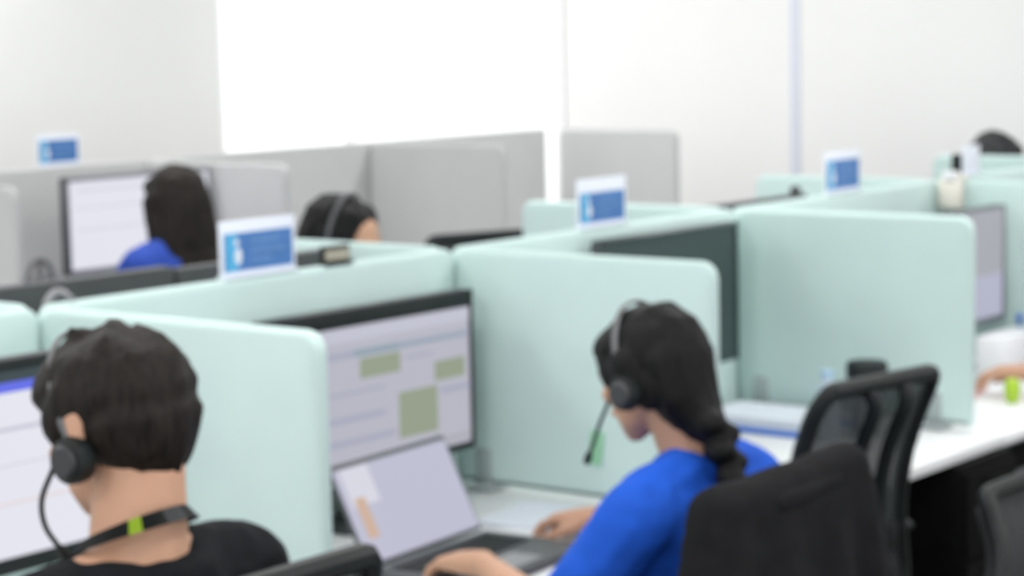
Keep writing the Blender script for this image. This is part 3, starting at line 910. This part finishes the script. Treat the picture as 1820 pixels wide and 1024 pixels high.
    if collar == 'polo':
        P.append([(nb + Vector((0, -0.012, 0.014)), (0.066, 0.058, 0.018)), (nb + Vector((0, 0.0, -0.02)), (0.08, 0.065, 0.02))])
    else:
        P.append([((0, sy - 0.036, sz + 0.026), (0.082, 0.048, 0.012)), ((0, sy - 0.03, sz - 0.03), (0.13, 0.075, 0.03)), ((0.10, sy, sz + 0.008), 0.045), ((-0.10, sy, sz + 0.008), 0.045)])
        P.append([(nb + Vector((0, 0.0, -0.030)), (0.088, 0.072, 0.012)), (nb + Vector((0, 0.0, -0.065)), (0.11, 0.08, 0.02))])
    so = skinned('shirt', P, vox + 0.001, shirt, body, None, smooth=5, disp=folds(0.007, 11, 11, 8, loc[0] * 10))
    if legs:
        P = [[((0, 0, hips + 0.0), (0.172, 0.128, 0.10))]]
        for s in (-1, 1):
            hp_ = Vector((s * 0.085, 0.02, hips)); kn = Vector((s * 0.11, thigh_y, hips)); an = Vector((s * 0.12, thigh_y + 0.02, 0.12))
            P.append([(hp_, 0.092), (kn, 0.070)]); P.append([(kn, 0.070), (an, 0.062)])
        skinned('trousers', P, 0.012, TROU, body, None, smooth=3)
        for s in (-1, 1):
            an = Vector((s * 0.12, thigh_y + 0.02, 0.0))
            b = bmesh.new(); hull(b, [(an + Vector((0, -0.035, 0.045)), (0.038, 0.04, 0.042)), (an + Vector((0, 0.13, 0.032)), (0.042, 0.055, 0.03)), (an + Vector((0, 0, 0.08)), (0.04, 0.045, 0.03))])
            obj('shoe', b, SHOE, body)
    # hair
    def hdisp(co):
        return 0.0035 * noise.fractal(Vector((co.x * 34, co.y * 34, co.z * 7)), 1.0, 2.0, 3) + 0.002 * noise.noise(Vector((co.x * 14 + 3, co.y * 14, co.z * 8)))
    skinned('hair', hair(HM), 0.005, hair_m, body, None, smooth=3, disp=hdisp)
    body['_hm'] = [list(r_) for r_ in (M0 @ HM)]
    return body, M0 @ HM, M0


def hair_short(HM):
    P = [
        [((0, -0.020, 0.045), (0.091, 0.106, 0.089))],
        [((0, 0.052, 0.060), (0.074, 0.050, 0.042)), ((0, 0.01, 0.075), (0.08, 0.07, 0.055))],
        [((0, 0.082, 0.058), (0.058, 0.020, 0.026)), ((0, 0.05, 0.085), (0.06, 0.03, 0.03))],
        [((0, -0.040, 0.010), (0.088, 0.085, 0.060)), ((0, -0.045, -0.026), (0.073, 0.065, 0.036))],
        [((0, -0.045, -0.030), (0.067, 0.062, 0.036)), ((0, -0.046, -0.058), (0.044, 0.042, 0.020))],
        [((0.074, 0.030, 0.022), (0.012, 0.02, 0.03)), ((0.079, 0.0, 0.045), (0.012, 0.03, 0.03))],
        [((-0.074, 0.030, 0.022), (0.012, 0.02, 0.03)), ((-0.079, 0.0, 0.045), (0.012, 0.03, 0.03))],
    ]
    rnd = random.Random(3)
    for i in range(18):       # tufts on the crown and fringe
        a = rnd.uniform(0, 2 * math.pi); rr = rnd.uniform(0.2, 0.95)
        x, y = 0.082 * rr * math.cos(a), -0.015 + 0.092 * rr * math.sin(a)
        z = 0.045 + 0.088 * math.sqrt(max(0, 1 - rr * rr))
        P.append([((x, y, z - 0.008), 0.014), ((x + rnd.uniform(-0.02, 0.02), y + rnd.uniform(-0.005, 0.025), z + rnd.uniform(0.002, 0.009)), 0.0055)])
    return [(p, HM) for p in P]


def hair_braid(HM):
    P = [
        [((0, -0.020, 0.042), (0.084, 0.102, 0.084))],
        [((0, -0.05, 0.02), (0.084, 0.075, 0.06)), ((0, -0.065, -0.05), (0.072, 0.052, 0.045))],
        [((0, -0.062, -0.05), (0.070, 0.055, 0.045)), ((0.004, -0.086, -0.100), (0.042, 0.036, 0.035))],
        [((0, 0.045, 0.060), (0.068, 0.045, 0.038)), ((0, 0.0, 0.06), (0.08, 0.06, 0.05))],
        [((0.076, 0.005, 0.012), (0.012, 0.035, 0.035)), ((0.07, -0.04, -0.02), (0.015, 0.03, 0.04))],
        [((-0.076, 0.005, 0.012), (0.012, 0.035, 0.035)), ((-0.07, -0.04, -0.02), (0.015, 0.03, 0.04))],
        [((0.058, 0.048, 0.046), (0.014, 0.020, 0.020)), ((0.074, 0.028, 0.004), (0.012, 0.020, 0.020))],
        [((-0.058, 0.048, 0.046), (0.014, 0.020, 0.020)), ((-0.074, 0.028, 0.004), (0.012, 0.020, 0.020))],
        [((0.079, -0.012, 0.026), (0.018, 0.030, 0.030)), ((0.078, -0.016, -0.010), (0.017, 0.026, 0.026))],
        [((-0.079, -0.012, 0.026), (0.018, 0.030, 0.030)), ((-0.078, -0.016, -0.010), (0.017, 0.026, 0.026))],
    ]
    out = [(p, HM) for p in P]
    # plait: alternating lobes hanging down the back
    for i in range(6):
        z = -0.105 - 0.024 * i
        y = -0.108 - 0.004 * i
        r_ = 0.034 - 0.0016 * i
        s = 1 if i % 2 else -1
        out.append(([((s * 0.012, y, z), (r_ * 0.8, r_, r_ * 0.75)), ((-s * 0.012, y + 0.002, z - 0.018), (r_ * 0.6, r_ * 0.8, r_ * 0.5))], HM))
    out.append(([((0, -0.130, -0.245), 0.014), ((0.004, -0.133, -0.275), 0.007)], HM))
    return out


def hair_long(HM):
    P = [
        [((0, -0.018, 0.042), (0.086, 0.104, 0.086))],
        [((0, -0.045, 0.02), (0.088, 0.078, 0.06)), ((0, -0.060, -0.12), (0.100, 0.055, 0.05))],
        [((0, -0.060, -0.12), (0.098, 0.052, 0.05)), ((0.045, -0.090, -0.265), (0.13, 0.036, 0.04))],
        [((0, 0.045, 0.062), (0.070, 0.045, 0.038)), ((0, 0.0, 0.06), (0.08, 0.06, 0.05))],
        [((0.080, 0.01, 0.012), (0.014, 0.04, 0.035)), ((0.085, -0.02, -0.11), (0.018, 0.04, 0.06))],
        [((-0.080, 0.01, 0.012), (0.014, 0.04, 0.035)), ((-0.085, -0.02, -0.11), (0.018, 0.04, 0.06))],
        [((0.079, -0.012, 0.026), (0.018, 0.030, 0.030)), ((0.078, -0.016, -0.010), (0.017, 0.026, 0.026))],
        [((-0.079, -0.012, 0.026), (0.018, 0.030, 0.030)), ((-0.078, -0.016, -0.010), (0.017, 0.026, 0.026))],
    ]
    return [(p, HM) for p in P]


def hair_parted(HM):
    P = [
        [((0, -0.022, 0.042), (0.085, 0.102, 0.086))],
        [((0, -0.05, 0.02), (0.086, 0.075, 0.06)), ((0, -0.075, -0.09), (0.075, 0.05, 0.05))],
        [((0.045, 0.014, 0.078), (0.036, 0.045, 0.028)), ((0.074, 0.020, 0.020), (0.014, 0.04, 0.035)), ((0.078, -0.02, -0.03), (0.014, 0.04, 0.05))],
        [((-0.045, 0.014, 0.078), (0.036, 0.045, 0.028)), ((-0.074, 0.020, 0.020), (0.014, 0.04, 0.035)), ((-0.078, -0.02, -0.03), (0.014, 0.04, 0.05))],
        [((0.079, -0.012, 0.026), (0.018, 0.030, 0.030)), ((0.078, -0.016, -0.010), (0.017, 0.026, 0.026))],
        [((-0.079, -0.012, 0.026), (0.018, 0.030, 0.030)), ((-0.078, -0.016, -0.010), (0.017, 0.026, 0.026))],
    ]
    return [(p, HM) for p in P]


def headset(HMw, label, tilt=0.0, mic_len=0.12, side=-1, ex=0.0, band=BANDM, top=0.142, mic=None, cup=0.85, cy=0.0, cz=0.0):
    """headset on a head: band over the crown, one ear cup with a boom microphone on side, a small pad on the other"""
    t = thing('headset', label, 'headset', (0, 0, 0), 0, 'headsets worn by the people at the desks')
    t.matrix_world = HMw
    T = Matrix.Rotation(tilt, 4, 'X')
    b = bmesh.new()
    pts = []
    for i in range(25):
        a = math.pi * i / 24
        p = Vector(((0.096 + ex) * math.cos(a), -0.004, -0.005 + top * math.sin(a) ** 0.9))
        pts.append(T @ p)
    tube(b, pts, 0.0065, 8, flat=0.5)
    obj('headband', b, band, t)
    for s in (-1, 1):
        M = T @ Matrix.Translation((s * (0.098 + ex), cy, -0.012 + cz)) @ Matrix.Rotation(R(90), 4, 'Y') @ Matrix.Diagonal((cup, cup, 1, 1))
        b = bmesh.new(); lathe(b, [(0.026, -0.016), (0.034, -0.012), (0.036, 0.0), (0.034, 0.010), (0.024, 0.016)], 22)
        for v in b.verts: v.co = M @ v.co
        c = obj('ear_cushion', b, BLACK, t)
        b = bmesh.new(); lathe(b, [(0.018, -0.005), (0.022, 0.0), (0.018, 0.005)], 18)
        M2 = T @ Matrix.Translation((s * (0.116 + ex), cy, -0.012 + cz)) @ Matrix.Rotation(R(90), 4, 'Y')
        for v in b.verts: v.co = M2 @ v.co
        obj('ear_cap', b, CAPM, c)
    b = bmesh.new()
    mic = mic or [(0.112, 0.02, -0.03), (0.110, 0.055, -0.07), (0.085, 0.09, -0.105), (0.06, 0.11, -0.12)]
    mp = [(side * (x + ex), y, z) for x, y, z in mic]
    tube(b, spline(mp, 6), 0.0035, 8); obj('microphone_boom', b, BLACK, t)
    b = bmesh.new(); e, d = Vector(mp[-1]), (Vector(mp[-1]) - Vector(mp[-2])).normalized()
    hull(b, [(e, 0.0065), (e + d * 0.018, 0.007)]); obj('microphone', b, BLACK, t)
    return t


# man in the black T-shirt
mx, my = -0.688, -0.985
man, HMm, M0m = person((mx, my), R(0), 'person in a black T-shirt with short brown-black hair and a lanyard, seated at the left',
    head=(0.025, 0.065, 1.180), hrot=(R(-12), 0, R(3)), neck_z=1.05, shoulder=(0.192, 0.015, 1.006),
    arms=[((-0.27, 0.16, 0.76), (-0.12, 0.42, 0.755), (0.3, 1, -0.05)), ((0.27, 0.16, 0.76), (0.10, 0.42, 0.755), (-0.3, 1, -0.05))],
    shirt=TEE, hair=hair_short, hair_m=HAIRB, sleeve=0.8, female=False, bulk=1.0, hsc=0.93)
hs = headset(HMm, 'black headset on the man in black at the left', tilt=R(-20), side=-1, ex=-0.008, top=0.146, cz=-0.014,
             mic=[(0.112, 0.015, -0.03), (0.110, 0.048, -0.066), (0.102, 0.060, -0.100), (0.092, 0.052, -0.132)])
# lanyard round the neck with its printed band
def lanyard():
    b = bmesh.new()
    pts = []
    for i in range(33):
        a = 2 * math.pi * i / 32
        x = 0.070 * math.sin(a)
        y = 0.022 - 0.074 * math.cos(a)
        z = 1.098 - 0.020 * (1 - math.cos(a)) * 1.6 + 0.0
        if math.cos(a) < -0.2: z -= (-(math.cos(a)) - 0.2) * 0.10; y += (-(math.cos(a)) - 0.2) * 0.03
        pts.append(Vector((x, y, z)))
    n = len(pts) - 1
    vs = []
    for i in range(n):
        p = pts[i]; out = Vector((p.x, p.y - 0.022, 0)).normalized()
        upv = (Vector((0, 0, 1)) - out * 0.75).normalized()
        vs.append((b.verts.new(p + upv * 0.009 + out * 0.001), b.verts.new(p - upv * 0.009 + out * 0.004)))
    for i in range(n):
        A, B = vs[i], vs[(i + 1) % n]
        f = b.faces.new((A[0], A[1], B[1], B[0]))
        if i in (28,): f.material_index = 1
        if i in (31, 0): f.material_index = 2
    bmesh.ops.solidify(b, geom=b.faces[:], thickness=0.0018)
    o = obj('lanyard', b, [BLACK, LIME, DGREY], man)
    return o
lanyard()

office_chair((-0.660, -0.840), R(0), 'office chair of the man in black, only its top rail in view', top=1.014, bw=0.46)

# woman in the blue shirt
wx, wy = 0.490, -0.985
wom, HMw, M0w = person((wx, wy), R(4), 'person in a royal blue shirt with a black braid, typing on the laptop',
    head=(-0.022, 0.066, 1.092), hrot=(R(-16), 0, R(-8)), neck_z=0.98, shoulder=(0.192, 0.0, 0.922),
    arms=[((-0.205, 0.13, 0.725), (-0.055, 0.375, 0.757), (0.25, 1, -0.10)), ((0.29, 0.18, 0.74), (0.38, 0.41, 0.745), (0.1, 1, -0.10))],
    shirt=BLUE, hair=hair_braid, hair_m=HAIRK, sleeve=0.95, collar='polo', hips=0.48, bulk=1.0, hsc=0.92)
headset(HMw, 'black and grey headset on the woman with the braid', tilt=R(-2), side=-1, ex=-0.006, top=0.136, cy=-0.012, cz=-0.010,
        mic=[(0.110, 0.02, -0.03), (0.108, 0.05, -0.06), (0.095, 0.085, -0.09), (0.08, 0.115, -0.11)])
wch = office_chair((0.425, -0.925), R(0), 'office chair of the woman in blue, under the black jacket', top=0.945, bw=0.44)
# black jacket hung over the chair back
def jacket():
    t = thing('jacket', 'black jacket draped over the chair back of the woman in blue', 'jacket', (0.418, -0.955, -0.012), 0)
    P = [
        [((-0.185, -0.235, 0.962), (0.05, 0.045, 0.030)), ((0.16, -0.245, 0.975), (0.05, 0.040, 0.030)), ((-0.25, -0.250, 0.70), (0.06, 0.065, 0.05)), ((0.24, -0.260, 0.70), (0.06, 0.055, 0.05)),],
        [((-0.23, -0.260, 0.70), (0.06, 0.055, 0.05)), ((0.24, -0.260, 0.70), (0.06, 0.055, 0.05)), ((-0.24, -0.27, 0.40), (0.05, 0.045, 0.05)), ((0.27, -0.27, 0.40), (0.05, 0.045, 0.05))],
    ]
    def f(co):
        return 0.017 * math.sin(co.x * 44 + 2.5 * noise.noise(co * 5)) * max(0, min(1, (0.97 - co.z) * 4)) * (1 if co.y < -0.2 else 0.3) + 0.005 * noise.noise(co * 9)
    skinned('jacket_body', P, 0.010, JACK, t, None, smooth=4, disp=f)
    for s in (-1, 1):
        skinned('sleeve', [[((s * 0.205, -0.250, 0.84), (0.045, 0.045, 0.05)), ((s * 0.265, -0.285, 0.66), (0.052, 0.045, 0.05))], [((s * 0.265, -0.285, 0.66), (0.052, 0.045, 0.05)), ((s * 0.275, -0.27, 0.40), (0.045, 0.04, 0.04))]],
                0.010, JACK, t, None, smooth=4, disp=f)
    skinned('collar', [[((-0.08, -0.262, 0.955), (0.03, 0.030, 0.022)), ((0.08, -0.262, 0.962), (0.03, 0.030, 0.022))]], 0.008, JACK, t, None, smooth=2)
jacket()

# empty mesh chair at the next desk
office_chair((1.222, -0.672), R(-9), 'empty black mesh office chair before the desk with the blue folder', top=0.985, bw=0.345)
# padded chair at the lower right
office_chair((1.455, -1.40), R(180), 'dark padded office chair cut off at the bottom right corner', top=0.775, bw=0.40, fill=CHFAB, solid=True, taper=(1.85, -0.85), arms=False)

office_chair((2.30, 0.62), R(157), 'high-backed black chair, only its dark top showing right of the lowered head', top=1.078, bw=0.50)

# long-haired woman at the grey row
lx, ly = 2.115, 1.845
per3, HM3, _ = person((lx, ly), R(-6), 'person with long loose black hair and deep blue top before the bright far monitor',
    head=(0.0, 0.03, 1.150), hrot=(R(-6), 0, R(0)), neck_z=1.02, shoulder=(0.168, 0.0, 1.012),
    arms=[((-0.19, 0.18, 0.76), (-0.14, 0.40, 0.755), (0.3, 1, -0.05)), ((0.23, 0.18, 0.76), (0.12, 0.40, 0.755), (-0.3, 1, -0.05))],
    shirt=NAVY, hair=hair_long, hair_m=HAIRB, sleeve=1.5, vox=0.008)
office_chair((lx, ly + 0.02), R(-6), 'office chair of the long-haired woman at the grey row', top=0.93)

# lowered head behind the panel
qx, qy = 1.69, 0.95
per4, HM4, _ = person((qx, qy), R(196), 'person with parted black hair, only hair and forehead showing above the mint panel',
    head=(0.0, 0.10, 1.118), hrot=(R(-12), 0, R(0)), neck_z=1.0, shoulder=(0.185, 0.02, 0.955),
    arms=[((-0.23, 0.20, 0.76), (-0.14, 0.42, 0.755), (0.3, 1, -0.05)), ((0.23, 0.20, 0.76), (0.12, 0.42, 0.755), (-0.3, 1, -0.05))],
    shirt=BLUE, hair=hair_parted, hair_m=HAIRK, sleeve=0.95, vox=0.008)
office_chair((qx, qy + 0.0), R(190), 'office chair of the person with the lowered head', top=0.93)
headset(HM4, 'grey headset on the lowered head behind the panel', tilt=R(0), side=-1, top=0.134, band=DGREY)

# black-haired head at the far right
ax, ay = 5.31, 0.82
per5, HM5, _ = person((ax, ay), R(180), 'person at the far right, only a black crown of hair above the small mint divider',
    head=(0.0, 0.06, 1.104), hrot=(R(-30), 0, R(0)), neck_z=1.0, shoulder=(0.18, 0.0, 0.96),
    arms=[((-0.23, 0.18, 0.76), (-0.14, 0.38, 0.755), (0.3, 1, -0.05)), ((0.23, 0.18, 0.76), (0.12, 0.38, 0.755), (-0.3, 1, -0.05))],
    shirt=LAV, hair=hair_parted, hair_m=mat('jet_black_hair', (0.006, 0.008, 0.009), 0.6), sleeve=1.5, vox=0.008)
office_chair((ax, ay + 0.02), R(180), 'office chair of the person at the far right', top=0.93)

# person at the right edge, only the hand and forearm reach into the picture
ex_, ey_ = 2.98, -0.98
per6, HM6, _ = person((ex_, ey_), R(0), 'person at the right edge, only a hand and forearm over the white desk in view',
    head=(0.0, 0.06, 1.14), hrot=(R(-10), 0, R(0)), neck_z=1.0, shoulder=(0.19, 0.0, 0.97),
    arms=[((-0.26, 0.20, 0.77), (-0.27, 0.42, 0.765), (-0.35, 1, 0.0)), ((0.23, 0.18, 0.76), (0.12, 0.42, 0.755), (-0.3, 1, -0.05))],
    shirt=LAV, hair=hair_short, hair_m=HAIRK, sleeve=0.8)
office_chair((ex_, ey_ + 0.03), R(0), 'office chair of the person at the right edge', top=0.96)

for o in bpy.data.objects:
    if '_hm' in o: del o['_hm']
